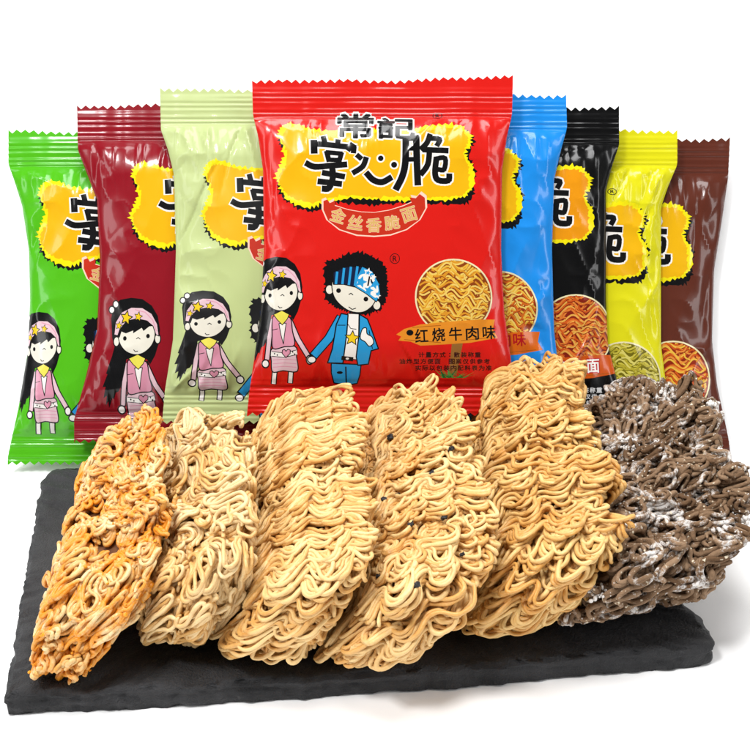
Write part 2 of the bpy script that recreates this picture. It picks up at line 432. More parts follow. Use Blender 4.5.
def make_packet(name, label, D, edge, side, yt, yb, color, art, pal, seed, mat=FILM, thick=14.0, top_tilt=0.0, wr=1.0, seal_top=36, seal_bot=30):
    """edge: list of (x, y) down one side; the other side mirrors it about the packet's centre line"""
    width = 261.0
    ey = np.array([p[1] for p in edge], float); ex = np.array([p[0] for p in edge], float)
    cx = edge[0][0] + (width / 2 if side == 'L' else -width / 2)
    if side == 'L':
        xl = lambda y: np.interp(y, ey, ex); xr = lambda y: 2 * cx - np.interp(y, ey, ex)
    else:
        xr = lambda y: np.interp(y, ey, ex); xl = lambda y: 2 * cx - np.interp(y, ey, ex)
    rng = np.random.RandomState(seed)
    cy = yb
    ytop = lambda x: yt + top_tilt * (x - (cx - width / 2)) + 1.1 * math.sin(x / 31 + seed) + .6 * math.sin(x / 13 + seed * 2)
    # outline with pinked (zigzag) ends
    out = []
    x = float(xl(yt)); x_end = float(xr(yt)); q = 0
    zz = []
    while x < x_end - .1:
        zz.append((x, ytop(x) + ((3.4 + .5 * math.sin(q * 2.3 + seed)) if q % 2 else 0.0))); x += 4.35 + .35 * math.sin(q * 1.7 + seed); q += 1
    zz.append((x_end, ytop(x_end)))
    out += zz
    ys = np.linspace(yt + 4, yb - 4, 70)
    out += [(float(xr(y)), float(y)) for y in ys]
    xb0, xb1 = float(xl(yb)), float(xr(yb)); x = xb1; q = 0
    while x > xb0 + .1:
        out.append((x, yb - (3.4 if q % 2 else 0.0))); x -= 4.35; q += 1
    out.append((xb0, yb))
    out += [(float(xl(y)), float(y)) for y in ys[::-1]]
    # constrained triangulation of outline + artwork + a fine grid
    V = []; E = []; Fc = []

    def addp(pts):
        b = len(V); n = len(pts); V.extend(Vector(p) for p in pts); E.extend((b + i, b + (i + 1) % n) for i in range(n))
    addp(out)
    xs0, xs1 = min(p[0] for p in out), max(p[0] for p in out)
    inside = []
    for role, pts in art.p:
        X = [p[0] for p in pts]; Y = [p[1] for p in pts]
        if max(X) < xs0 or min(X) > xs1 or max(Y) < yt or min(Y) > yb: continue
        ar = sum(X[i - 1] * Y[i] - X[i] * Y[i - 1] for i in range(len(X)))
        if ar < 0: pts = pts[::-1]
        inside.append((role, pts)); addp(pts)
    G = 2.3
    gy0 = yt - 9
    ylines = list(np.arange(gy0, yb + 3, G))
    y_seal_t, y_seal_b = yt + seal_top + .31, yb - seal_bot + .17
    ylines = sorted([y for y in ylines if abs(y - y_seal_t) > .6 and abs(y - y_seal_b) > .6] + [y_seal_t, y_seal_b])
    for y in ylines:
        b = len(V); V += [Vector((xs0 - 1, y)), Vector((xs1 + 1, y))]; E.append((b, b + 1))
    for x in np.arange(xs0 - .7, xs1 + 1, G):
        b = len(V); V += [Vector((x, gy0 - 1)), Vector((x, yb + 1))]; E.append((b, b + 1))
    vo, eo, fo, *_ = delaunay_2d_cdt(V, E, Fc, 0, 1e-5)
    P = np.array([(v.x, v.y) for v in vo]); Tt = np.array([f for f in fo if len(f) == 3])
    cen = P[Tt].mean(axis=1)
    o = np.argsort(cen[:, 0]); Tt = Tt[o]; cen = cen[o]

    def fill(pts):
        X = [p[0] for p in pts]; Y = [p[1] for p in pts]
        i0, i1 = np.searchsorted(cen[:, 0], min(X)), np.searchsorted(cen[:, 0], max(X))
        c = cen[i0:i1]
        if not len(c): return None
        m = np.zeros(len(c), bool)
        sub = np.nonzero((c[:, 1] >= min(Y)) & (c[:, 1] <= max(Y)))[0]
        if not len(sub): return None
        cc = c[sub]; r = np.zeros(len(sub), bool)
        for k in range(len(pts)):
            (x0, y0), (x1, y1) = pts[k - 1], pts[k]
            if y0 == y1: continue
            cond = (y0 > cc[:, 1]) != (y1 > cc[:, 1])
            r ^= cond & (cc[:, 0] < (x1 - x0) * (cc[:, 1] - y0) / (y1 - y0) + x0)
        return i0 + sub[r]
    idx = fill(out)
    keep = np.zeros(len(Tt), bool); keep[idx] = True
    colr = np.tile(np.array(color, dtype=np.float32), (len(Tt), 1))
    p_ = dict(BASE); p_.update(pal)
    for role, pts in inside:
        k = fill(pts)
        if k is not None: colr[k] = p_[role]
    Tt = Tt[keep]; colr = colr[keep]; cen = cen[keep]
    # wrinkles: a few sharp creases that start at the seals and the side folds
    creases = []
    for k in range(int(26 * wr)):
        top = rng.rand() < .55
        x = cx + rng.uniform(-.5, .5) * width * .96
        y = yt + seal_top + 1 if top else yb - seal_bot - 1
        a = rng.normal(0, .45) + (x - cx) / width * -1.3
        L = rng.uniform(18, 75)
        creases.append((x, y, math.sin(a), math.cos(a) * (1 if top else -1), L, rng.uniform(1.5, 4.5), rng.uniform(-1, 1.6) * 1.9))
    for k in range(int(16 * wr)):
        s = rng.choice((-1, 1)); y = rng.uniform(yt + 60, yb - 50)
        x = cx + s * (width / 2 - rng.uniform(12, 34)); a = rng.normal(0, .35) + (math.pi if rng.rand() < .5 else 0)
        creases.append((x, y, math.sin(a), math.cos(a), rng.uniform(25, 80), rng.uniform(1.8, 5), rng.uniform(-1.4, 1.2) * 1.7))

    def H(x, y):
        L_, R_ = xl(y), xr(y)
        xi = np.clip(2 * (x - L_) / (R_ - L_) - 1, -1, 1)
        sd = np.power(np.clip(1 - np.abs(xi) ** 4.2, 0, 1), .62)
        yt_, yb_ = yt + seal_top, yb - seal_bot
        up = np.clip((y - yt_) / 36, 0, 1); dn = np.clip((yb_ - y) / 48, 0, 1)
        prof = np.power(np.sin(up * np.pi / 2), .75) * np.power(np.sin(dn * np.pi / 2), .75)
        h = thick * sd * prof
        body = sstep((y - yt_) / 10) * sstep((yb_ - y) / 10)
        edge_f = np.clip((1 - np.abs(xi)) * 9, 0, 1)
        # folds radiating from the seals
        dseal = np.minimum(y - yt_, yb_ - y)
        f1 = 1 - np.abs(vnoise(x / 15 + seed, y / 90, seed + 1)) * 2
        f2 = 1 - np.abs(vnoise(x / 7.5 + seed, y / 50, seed + 2)) * 2
        h = h + body * edge_f * (np.exp(-np.clip(dseal, 0, None) / 26) * (1.7 * f1 + .9 * f2) * wr)
        # slack film: broad dents with crisp ridges
        r1 = 1 - np.abs(vnoise(x / 38 + y / 90, y / 46 + 7, seed + 3)) * 2
        r2 = 1 - np.abs(vnoise(x / 17 - y / 40, y / 24, seed + 4)) * 2
        far = sstep((np.abs(xi) - .35) / .6)
        h = h + body * edge_f * wr * (1.2 * r1 * (.15 + far) + .8 * r2 * (.05 + far))
        for (qx, qy, dx, dy, L, w, a) in creases:
            u = (x - qx) * dx + (y - qy) * dy; v = (x - qx) * dy - (y - qy) * dx
            v = v + 2.2 * np.sin(u / 19 + qx)
            h = h + body * edge_f * a * wr * np.exp(-(np.sqrt(v * v + 2.0) - 1.41) / w) * sstep(1 - np.abs(u - L * .3) / L)
        inseal = 1 - body
        rib = (.42 + .2 * vnoise(x / 30, y / 5, seed + 9)) * np.sin((y - yt) * 2 * np.pi / 5.4 + .3 * vnoise(x / 40, y / 9, seed)) * ((y - yt > 7) | (yb - y < 26)) * (yb - y > 4)
        wav = 1.6 * vnoise(x / 46, y / 160 + 3, seed + 5) + .5 * vnoise(x / 13, y / 60, seed + 8)
        h = h + inseal * rib + (1 - prof) * wav
        return h
    x, y = P[:, 0], P[:, 1]
    e = .5
    h0 = H(x, y); hx = (H(x + e, y) - H(x - e, y)) / (2 * e); hy = (H(x, y + e) - H(x, y - e)) / (2 * e)
    N = np.stack([-hx, hy, np.ones_like(hx)], 1); N /= np.linalg.norm(N, axis=1)[:, None]
    s = D / F
    VL = np.stack([(x - cx) * s, (cy - y) * s, h0 * s], 1)
    root = bpy.data.objects.new(name, None); COL.objects.link(root); root.empty_display_size = .02
    c = at_d(cx, cy, D)
    R = Matrix(((1, 0, 0), (0, SP, -CP), (0, CP, SP))).transposed()
    # columns: local x -> right, local y -> up in the view-facing plane, local z -> towards the viewer
    R = Matrix(((1, 0, 0), (0, UP[1], -FWD[1]), (0, UP[2], -FWD[2])))
    root.matrix_world = Matrix.Translation(Vector(c)) @ R.to_4x4()
    tag(root, label, 'snack packet', 'sealed noodle snack packets fanned out behind the slate')
    zone = np.where(cen[:, 1] < y_seal_t, 0, np.where(cen[:, 1] > y_seal_b, 2, 1))

    def piece(nm, sel, verts, nrm, cols, flip=False):
        t = Tt[sel]
        u, inv = np.unique(t.ravel(), return_inverse=True)
        t2 = inv.reshape(-1, 3)
        a = verts[u][t2]
        cr = np.cross(a[:, 1] - a[:, 0], a[:, 2] - a[:, 0])[:, 2]
        wrong = (cr < 0) if not flip else (cr > 0)
        t2[wrong] = t2[wrong][:, ::-1]
        return mesh_obj(nm, verts[u], t2, mat, root, cols, nrm[u])
    piece('printed_front', zone == 1, VL, N, colr[zone == 1])
    piece('top_seal', zone == 0, VL, N, colr[zone == 0])
    piece('bottom_seal', zone == 2, VL, N, colr[zone == 2])
    VB = VL.copy(); VB[:, 2] = (-.30 * np.maximum(h0, 0) / max(1, thick) * 3.0 - .4) * s
    VB[:, 2] = np.minimum(VB[:, 2], VL[:, 2] - .5 * s)
    NB = N.copy(); NB[:, 2] *= -1; NB[:, :2] *= .2; NB /= np.linalg.norm(NB, axis=1)[:, None]
    allz = np.ones(len(Tt), bool)
    piece('back_panel', allz, VB, NB, np.tile(np.array(color, dtype=np.float32), (len(Tt), 1)), flip=True)
    return root


def T_off(dx, dy):
    return lambda x, y: (x + dx, y + dy)


def T_girl(gx, gy, sx, sy):
    return lambda x, y: (gx + (x - 155) * sx, gy + (y - 62) * sy)


def art_for(dx, dy, girl=None, boy=True, bowl=None):
    A = Art()
    draw_logo(A, T_off(dx, dy))
    if girl: draw_girl(A, T_girl(*girl))
    if boy:
        draw_boy(A, lambda x, y: (310 + x / 5 + dx, 245 + y / 5 + dy))
    if bowl: draw_bowl(A, T_off(bowl[0], bowl[1]), bowl[2], bowl[3], bowl[4], bowl[5])
    return A


def build_packets():
    PK = [
        ('green', 'bright green printed packet at the far left, its lower end reaching lowest', .834,
         [(8, 131), (8, 164), (14, 180), (22, 205), (29, 250), (30, 300), (28, 350), (18, 410), (8, 458), (8, 465)], 'L', 131, 465, srgb(86, 196, 24, K),
         (-237, 58, (45, 312.7, .150, .208), None), {}, 11, FILM, 0.0),
        ('maroon', 'dark maroon red printed packet between the bright green and the pale green ones', .821,
         [(77, 105), (78, 150), (87, 174), (97, 200), (100, 260), (97, 330), (85, 380), (74, 420), (74, 443)], 'L', 105, 443, srgb(150, 16, 32, K),
         (-144, 40, (138.5, 299, .1866, .226), None), {}, 12, FILM, 0.0),
        ('pale', 'pale sage green printed packet just left of the bright red one', .808,
         [(160, 88), (161, 130), (168, 150), (174, 175), (176, 250), (173, 340), (165, 390), (162, 423)], 'L', 88, 424, srgb(205, 220, 150, .62),
         (-73, 38, (209, 291.6, .1866, .1866), None), {}, 13, FILM_MATTE, 0.0),
        ('brown', 'dark chocolate brown printed packet at the far right', .847,
         [(730, 138), (728, 178), (722, 220), (714, 270), (712, 340), (717, 385), (729, 440), (732, 466)], 'R', 138, 466, srgb(98, 46, 32, .66),
         (216, 80, None, (217, 81, 27, '    ', 'paper', None)), {'n2': srgb(216, 92, 26, K), 'n3': srgb(240, 150, 60, K), 'broth': srgb(150, 40, 14, K), 'board': srgb(226, 96, 20, K)}, 24, FILM, 0.0),
        ('yellow', 'lemon yellow printed packet between the black and the brown ones', .834,
         [(677, 130), (677, 165), (669, 184), (661, 207), (661, 300), (661, 345), (668, 400), (674, 460)], 'R', 130, 462, srgb(236, 230, 24, K),
         (172, 78, None, (168, 82, 26, '    ', 'paper', None)), {'n1': srgb(214, 200, 70, K), 'n2': srgb(190, 176, 50, K), 'n3': srgb(228, 216, 110, K), 'broth': srgb(120, 110, 20, K)}, 23, FILM, 0.0),
        ('black', 'black printed packet between the blue and the yellow ones', .821,
         [(619, 107), (619, 145), (612, 166), (606, 190), (606, 300), (608, 345), (618, 385), (624, 442)], 'R', 107, 442, srgb(8, 8, 9, .6),
         (119, 42, None, (121, 35, 22, ('香酱辣面', 421.5, 16.3, 333.5), 'paper', 'crimson')), {'amber': srgb(248, 160, 14, K), 'small': srgb(240, 240, 240, K), 'n2': srgb(216, 92, 26, K), 'n1': srgb(244, 180, 80, K), 'n3': srgb(236, 130, 50, K), 'broth': srgb(140, 34, 12, K),
          'board': srgb(222, 92, 16, K), 'crimson': srgb(200, 24, 30, K)}, 22, FILM, 0.0),
        ('blue', 'sky blue printed packet just right of the bright red one', .808,
         [(566, 94), (567, 128), (561, 150), (554, 180), (552, 250), (554, 330), (562, 400), (565, 428)], 'R', 94, 429, srgb(30, 150, 244, K),
         (47, 24, None, (45, 12, 21, ('香辣牛肉味', 411, 15.5, 331), 'crimson', None)), {'n2': srgb(222, 110, 30, K), 'broth': srgb(160, 60, 16, K), 'board': srgb(232, 110, 16, K), 'crimson': srgb(190, 20, 26, K)}, 21, FILM, 0.0),
        ('red', 'bright red printed packet in the middle, in front of all the other packets', .792,
         [(252, 81), (253, 115), (258, 136), (263, 170), (264, 250), (261, 310), (254, 360), (249, 395), (247, 415)], 'L', 81, 416, srgb(228, 28, 20, K),
         (0, 0, (281, 258, .172, .216), (0, 0, 20, '红烧牛肉味', 'ink', None)), {}, 14, FILM, -.018),
    ]
    for nm, label, D, edge, side, yt, yb, col, (dx, dy, girl, bowl), pal, seed, mat, tilt in PK:
        A = art_for(dx, dy, girl, side == 'L', bowl)
        if side == 'L' and bowl is None:
            pass
        p = dict(pal); p.setdefault('crimson', srgb(190, 20, 26, K))
        make_packet('snack_packet', label, D, edge, side, yt, yb, col, A, p, seed, mat, top_tilt=tilt, wr={'pale': 1.3, 'yellow': 1.35, 'brown': 1.1, 'blue': 1.15, 'maroon': .95, 'red': .8}.get(nm, 1.0))


# ------------------------------------------------------------------ noodles
def noodle_mat(name, pale, gold, dark, powder=None, p_lo=.5, p_hi=.6, p_scale=45, left=0.0, rough=.38, bump=.5, p_rough=.7, speck=None):
    m, nt, b = new_mat(name)
    N = nt.nodes; L = nt.links
    tc = N.new('ShaderNodeTexCoord'); ge = N.new('ShaderNodeNewGeometry')
    n1 = N.new('ShaderNodeTexNoise'); n1.inputs['Scale'].default_value = 38; n1.inputs['Detail'].default_value = 4
    L.new(tc.outputs['Object'], n1.inputs['Vector'])
    add = N.new('ShaderNodeMath'); add.operation = 'MULTIPLY_ADD'; add.inputs[1].default_value = .55; L.new(ge.outputs['Random Per Island'], add.inputs[0]); L.new(n1.outputs['Fac'], add.inputs[2])
    r = N.new('ShaderNodeValToRGB'); e = r.color_ramp.elements
    e[0].position = .45; e[0].color = (*pale, 1); e[1].position = 1.05; e[1].color = (*gold, 1)
    k = e.new(.78); k.color = (*[(p + g) / 2 * .99 for p, g in zip(pale, gold)], 1)
    L.new(add.outputs[0], r.inputs['Fac'])
    col = r.outputs['Color']

    def mix(fac_socket, c):
        mx = N.new('ShaderNodeMix'); mx.data_type = 'RGBA'
        L.new(fac_socket, mx.inputs['Factor']); L.new(locals_col[0], mx.inputs['A']); mx.inputs['B'].default_value = (*c, 1)
        return mx.outputs['Result']
    locals_col = [col]
    # toasted spots
    n2 = N.new('ShaderNodeTexNoise'); n2.inputs['Scale'].default_value = 95; n2.inputs['Detail'].default_value = 2
    L.new(tc.outputs['Object'], n2.inputs['Vector'])
    mr = N.new('ShaderNodeMapRange'); mr.inputs['From Min'].default_value = .60; mr.inputs['From Max'].default_value = .78; mr.inputs['To Max'].default_value = .45
    L.new(n2.outputs['Fac'], mr.inputs['Value'])
    locals_col[0] = mix(mr.outputs['Result'], dark)
    if powder:
        n3 = N.new('ShaderNodeTexNoise'); n3.inputs['Scale'].default_value = p_scale; n3.inputs['Detail'].default_value = 6; n3.inputs['Roughness'].default_value = p_rough
        L.new(tc.outputs['Object'], n3.inputs['Vector'])
        sx = N.new('ShaderNodeSeparateXYZ'); L.new(tc.outputs['Object'], sx.inputs[0])
        ma = N.new('ShaderNodeMath'); ma.operation = 'MULTIPLY_ADD'; ma.inputs[1].default_value = -left; L.new(sx.outputs['X'], ma.inputs[0]); L.new(n3.outputs['Fac'], ma.inputs[2])
        mr = N.new('ShaderNodeMapRange'); mr.inputs['From Min'].default_value = p_lo; mr.inputs['From Max'].default_value = p_hi; mr.inputs['To Max'].default_value = .92
        L.new(ma.outputs[0], mr.inputs['Value'])
        locals_col[0] = mix(mr.outputs['Result'], powder)
    if speck:
        n4 = N.new('ShaderNodeTexNoise'); n4.inputs['Scale'].default_value = 420; n4.inputs['Detail'].default_value = 1
        L.new(tc.outputs['Object'], n4.inputs['Vector'])
        mr = N.new('ShaderNodeMapRange'); mr.inputs['From Min'].default_value = .66; mr.inputs['From Max'].default_value = .74
        L.new(n4.outputs['Fac'], mr.inputs['Value'])
        locals_col[0] = mix(mr.outputs['Result'], speck)
    L.new(locals_col[0], b.inputs['Base Color'])
    b.inputs['Roughness'].default_value = rough
    b.inputs['Specular IOR Level'].default_value = .4 if rough < .6 else .12
    nb = N.new('ShaderNodeTexNoise'); nb.inputs['Scale'].default_value = 520; nb.inputs['Detail'].default_value = 3
    L.new(tc.outputs['Object'], nb.inputs['Vector'])
    bp = N.new('ShaderNodeBump'); bp.inputs['Strength'].default_value = bump; bp.inputs['Distance'].default_value = .0010
    L.new(nb.outputs['Fac'], bp.inputs['Height']); L.new(bp.outputs['Normal'], b.inputs['Normal'])
    return m


def plain_mat(name, c1, c2, scale=300, rough=.7, bump=.3):
    m, nt, b = new_mat(name); N = nt.nodes; L = nt.links
    tc = N.new('ShaderNodeTexCoord'); n = N.new('ShaderNodeTexNoise'); n.inputs['Scale'].default_value = scale
    L.new(tc.outputs['Object'], n.inputs['Vector'])
    mx = N.new('ShaderNodeMix'); mx.data_type = 'RGBA'; mx.inputs['A'].default_value = (*c1, 1); mx.inputs['B'].default_value = (*c2, 1)
    L.new(n.outputs['Fac'], mx.inputs['Factor']); L.new(mx.outputs['Result'], b.inputs['Base Color'])
    b.inputs['Roughness'].default_value = rough
    bp = N.new('ShaderNodeBump'); bp.inputs['Strength'].default_value = bump; bp.inputs['Distance'].default_value = .0006
    L.new(n.outputs['Fac'], bp.inputs['Height']); L.new(bp.outputs['Normal'], b.inputs['Normal'])
    return m


class Block:
    """a noodle cake: an eight-cornered body whose skin is laid with strands"""

    def __init__(self, tl, tr, br, bl, ebl, ebr, etr=None, etl=None, lump=.0025, seed=0):
        P = [at_z(*c) for c in (tl, tr, br, bl)]
        Eb, Er = at_z(*ebl), at_z(*ebr)
        if etl is None:
            a = P[0] + (Eb - P[3]) * .9; a[2] = max(.018, a[2] * .35)
            b = P[1] + (Er - P[2]) * .9; b[2] = max(.018, b[2] * .35)
            a[1] = min(a[1], P[0][1]); b[1] = min(b[1], P[1][1])
        else:
            a, b = at_z(*etl), at_z(*etr)
        # corners indexed [w][v][u]; v=-1 is the near (bottom) end, v=+1 the far (top) end
        self.c = np.array([[[Eb, Er], [a, b]], [[P[3], P[2]], [P[0], P[1]]]])
        self.a = (np.linalg.norm(P[1] - P[0]) + np.linalg.norm(P[2] - P[3])) / 4
        self.b = (np.linalg.norm(P[0] - P[3]) + np.linalg.norm(P[1] - P[2])) / 4
        self.t = (np.linalg.norm(P[3] - Eb) + np.linalg.norm(P[2] - Er)) / 4
        self.lump = lump; self.seed = seed

    def map(self, X, Y, Z):
        u = (X / self.a + 1) / 2; v = (Y / self.b + 1) / 2; w = (Z / self.t + 1) / 2
        u, v, w = u[:, None], v[:, None], w[:, None]
        c = self.c
        f = lambda q: (c[q][0][0] * (1 - u) + c[q][0][1] * u) * (1 - v) + (c[q][1][0] * (1 - u) + c[q][1][1] * u) * v
        return f(0) * (1 - w) + f(1) * w

    def fold(self, s, a, h):
        r = min(h * .72, a * .62)
        s_ = np.abs(s); sg = np.sign(s)
        L1 = a - r; q = r * math.pi / 2
        x = np.where(s_ < L1, s_, 0.0); d = np.zeros_like(s_)
        m = (s_ >= L1) & (s_ < L1 + q); ph = (s_ - L1) / r
        x = np.where(m, L1 + r * np.sin(ph), x); d = np.where(m, r * (1 - np.cos(ph)), d)
        L2 = L1 + q + (2 * h - 2 * r); m = (s_ >= L1 + q) & (s_ < L2)
        x = np.where(m, a, x); d = np.where(m, r + s_ - L1 - q, d)
        m = (s_ >= L2) & (s_ < L2 + q); ph = (s_ - L2) / r
        x = np.where(m, L1 + r * np.cos(ph), x); d = np.where(m, 2 * h - r + r * np.sin(ph), d)
        m = s_ >= L2 + q
        x = np.where(m, np.maximum(L1 - (s_ - L2 - q), 0), x); d = np.where(m, 2 * h, d)
        return sg * x, d

    def skin(self, s, t, delta):
        """arc-length position on the skin, delta metres below it -> world"""
        a, b, h = self.a - delta, self.b - delta, self.t - delta
        n = 1.15 * vnoise(s / .019 + 3 * self.seed, t / .019, self.seed) + .5 * vnoise(s / .007, t / .007 + self.seed, self.seed + 5)
        bump = self.lump * n
        x, dx = self.fold(s, self.a, self.t); y, dy = self.fold(t, self.b, self.t)
        drop = np.minimum(dx + dy, 2 * self.t)
        z = self.t - drop
        k = 1 - (delta - bump) / max(self.t, .01)
        kx = 1 - (delta - bump) / self.a; ky = 1 - (delta - bump) / self.b
        q = 3.8
        m = (np.abs(x / self.a) ** q + np.abs(y / self.b) ** q + np.abs(z / self.t) ** q) ** (1 / q)
        m = np.maximum(m, 1.0)
        return self.map(x * kx / m, y * ky / m, z * k / m)


def tubes(paths, radii, rnd, sides=7):
    VV = []; FF = []; base = 0
    ang = np.arange(sides) * 2 * math.pi / sides
    ca, sa = np.cos(ang), np.sin(ang)
    for P, r in zip(paths, radii):
        n = len(P)
        if n < 4: continue
        T = np.gradient(P, axis=0); T /= np.maximum(np.linalg.norm(T, axis=1), 1e-9)[:, None]
        ref = np.array([.13, -.55, .82]); ref = ref / np.linalg.norm(ref)
        A = np.cross(T, ref); ln = np.linalg.norm(A, axis=1)
        A = np.where(ln[:, None] < .15, np.cross(T, [1, .1, 0]), A)
        A /= np.maximum(np.linalg.norm(A, axis=1), 1e-9)[:, None]
        # keep frames from flipping
        fl = np.ones(n)
        for i in range(1, n):
            if (A[i] * A[i - 1]).sum() * fl[i - 1] * 1.0 < 0: fl[i] = -1
            else: fl[i] = 1
            if fl[i] < 0: A[i] = -A[i]; fl[i] = 1
        B = np.cross(T, A)
        rr = r * (1 + .10 * np.sin(np.arange(n) * .37 + rnd.uniform(0, 6)) + .05 * np.sin(np.arange(n) * 1.3 + rnd.uniform(0, 6)))
        rr[0] *= .35; rr[-1] *= .35; rr[1] *= .85; rr[-2] *= .85
        flat = rnd.uniform(.86, 1.0)
        ring = P[:, None, :] + rr[:, None, None] * (ca[None, :, None] * A[:, None, :] + flat * sa[None, :, None] * B[:, None, :])
        VV.append(ring.reshape(-1, 3))
        i = np.arange(n - 1)[:, None] * sides; j = np.arange(sides)[None, :]; j2 = (j + 1) % sides
        q = np.stack([i + j, i + j2, i + sides + j2, i + sides + j], -1).reshape(-1, 4) + base
        FF.append(q)
        # caps as quads
        for o_ in (0, (n - 1) * sides):
            if sides >= 6:
                k = [0, 1, 2, 3]; FF.append(np.array([[base + o_ + 0, base + o_ + 1, base + o_ + 2, base + o_ + 3], [base + o_ + 0, base + o_ + 3, base + o_ + 4, base + o_ + 5]]))
        base += n * sides
    return np.concatenate(VV), np.concatenate(FF)


def lay_strands(bl, rnd, passes, r=.0012, step=.0013, keep_front=True):
    """passes: list of dicts(delta, cover, head, spread, bend, lam, n, length, pitch, shingle)"""
    paths = []; radii = []
    SA, SB = bl.a + 1.9 * bl.t, bl.b + 1.9 * bl.t
    for p in passes:
        area = (2 * SA) * (2 * SB)
        per = p['n'] * p['pitch'] * p['length'] * .62
        cnt = max(3, int(area * p['cover'] / per))
        order = []
        for k in range(cnt):
            # low-discrepancy placement
            s0 = ((k * .754877666 + rnd.random() * .04) % 1 * 2 - 1) * SA
            t0 = ((k * .569840291 + rnd.random() * .04) % 1 * 2 - 1) * SB
            order.append((t0, s0))
        order.sort(key=lambda q: q[0])
        for t0, s0 in order:
            if p.get('rows'): s0 = (s0 / SA) * bl.a * .45
            hd = p['head'] + rnd.gauss(0, p['spread'])
            if rnd.random() < .5: hd += math.pi
            L = p['length'] * rnd.uniform(.6, 1.3)
            n = int(L / step); lam = p['lam'] * rnd.uniform(.8, 1.25); bend = p['bend'] * rnd.uniform(.75, 1.15)
            ph = rnd.uniform(0, 2 * math.pi); drift = rnd.uniform(-5, 5)
            if p.get('rows'):
                # neighbouring bundles share their wave so that crests line up in columns
                lam = p['lam'] * rnd.uniform(.95, 1.05); hd = p['head'] + rnd.gauss(0, p['spread']); drift = rnd.uniform(-2, 2)
                xw = lam * (1 - bend * bend / 4 + bend ** 4 / 64)
                ph = 2 * math.pi * s0 / xw + t0 * 14 * math.sin(s0 / .02 + bl.seed) + rnd.gauss(0, .35)
            nn = max(1, int(round(p['n'] * rnd.uniform(.6, 1.35))))
            dl0 = p['delta'] + rnd.uniform(-.0012, .0012)
            q = np.arange(n) * step
            for j in range(nn):
                ph_j = ph + j * rnd.uniform(-.06, .12)
                qc = q - q.mean()
                th = hd + bend * np.sin(2 * math.pi * qc / lam + ph_j) + drift * qc * .5 + .12 * np.sin(q / .009 + rnd.uniform(0, 6)) + .22 * np.sin(q / .021 + rnd.uniform(0, 6))
                ds = np.cos(th) * step; dt = np.sin(th) * step
                s = np.cumsum(ds); t = np.cumsum(dt)
                s -= s.mean(); t -= t.mean()
                off = (j - nn / 2) * p['pitch'] * rnd.uniform(.92, 1.1)
                s = s + s0 - math.sin(hd) * off + (rnd.uniform(-1, 1) * .0012); t = t + t0 + math.cos(hd) * off
                lift = p['shingle'] * (j % 4 - 1.5) + .0006 * np.sin(q / .011 + rnd.uniform(0, 6)) + p.get('arch', .0012) * np.sin(2 * math.pi * qc / lam + ph_j + 1.2)
                dl = dl0 - lift
                P = bl.skin(s, t, np.full(n, 0.0) + dl)
                m = P[:, 2] > SLATE_T + r * .9
                # cut where strands would sink into the slate
                i0 = 0
                while i0 < n:
                    if not m[i0]: i0 += 1; continue
                    i1 = i0
                    while i1 < n and m[i1]: i1 += 1
                    if i1 - i0 > 8:
                        seg = P[i0:i1]
                        jump = np.linalg.norm(np.diff(seg, axis=0), axis=1).max()
                        if jump < .009:
                            paths.append(seg); radii.append(r * rnd.uniform(.86, 1.12))
                    i0 = i1
    return paths, radii


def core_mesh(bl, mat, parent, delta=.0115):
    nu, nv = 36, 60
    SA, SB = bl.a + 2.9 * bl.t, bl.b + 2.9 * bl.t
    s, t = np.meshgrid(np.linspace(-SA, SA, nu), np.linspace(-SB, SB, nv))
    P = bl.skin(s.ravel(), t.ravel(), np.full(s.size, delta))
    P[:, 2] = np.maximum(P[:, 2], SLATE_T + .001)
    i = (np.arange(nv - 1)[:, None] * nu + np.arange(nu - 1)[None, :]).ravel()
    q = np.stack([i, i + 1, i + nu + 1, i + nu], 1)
    return mesh_obj('gap_shade_core', P, q, mat, parent)  # added filler that stops see-through; its dark colour stands in for gap shade


def blob_mesh(points, sizes, rnd, jitter=.35):
    ico_v = []; g = (1 + 5 ** .5) / 2
    for a, b in ((1, g), (-1, g), (1, -g), (-1, -g)):
        ico_v += [(0, a, b), (a, b, 0), (b, 0, a)]
    iv = np.array(ico_v) / math.hypot(1, g)
    fs = []
    n = len(iv)
    for i in range(n):
        for j in range(i + 1, n):
            for k in range(j + 1, n):
                d = [np.linalg.norm(iv[i] - iv[j]), np.linalg.norm(iv[j] - iv[k]), np.linalg.norm(iv[i] - iv[k])]
                if max(d) < 1.1:
                    f = (i, j, k)
                    if np.dot(np.cross(iv[j] - iv[i], iv[k] - iv[i]), iv[i]) < 0: f = (i, k, j)
                    fs.append(f)
    # one subdivision
    vs = list(map(tuple, iv)); mid = {}; f2 = []

    def md(a, b):
        k = (min(a, b), max(a, b))
        if k not in mid:
            m = (np.array(vs[a]) + np.array(vs[b])) / 2; m /= np.linalg.norm(m); vs.append(tuple(m)); mid[k] = len(vs) - 1
        return mid[k]
    for a, b, c in fs:
        ab, bc, ca = md(a, b), md(b, c), md(c, a); f2 += [(a, ab, ca), (b, bc, ab), (c, ca, bc), (ab, bc, ca)]
    S = np.array(vs); Ft = np.array(f2)
    VV = []; FF = []
    for i, (p, sz) in enumerate(zip(points, sizes)):
        j = 1 + jitter * (np.array([rnd.uniform(-1, 1) for _ in range(len(S))]))
        sc = np.array([rnd.uniform(.7, 1.3) for _ in range(3)])
        VV.append(np.array(p) + S * j[:, None] * sc * sz); FF.append(Ft + i * len(S))
    return np.concatenate(VV), np.concatenate(FF)


def surface_points(paths, rnd, n, cond=None):
    out = []
    tries = 0
    while len(out) < n and tries < n * 60:
        tries += 1
        P = paths[rnd.randrange(len(paths))]; p = P[rnd.randrange(len(P))]
        if cond is None or cond(p): out.append(p)
    return out


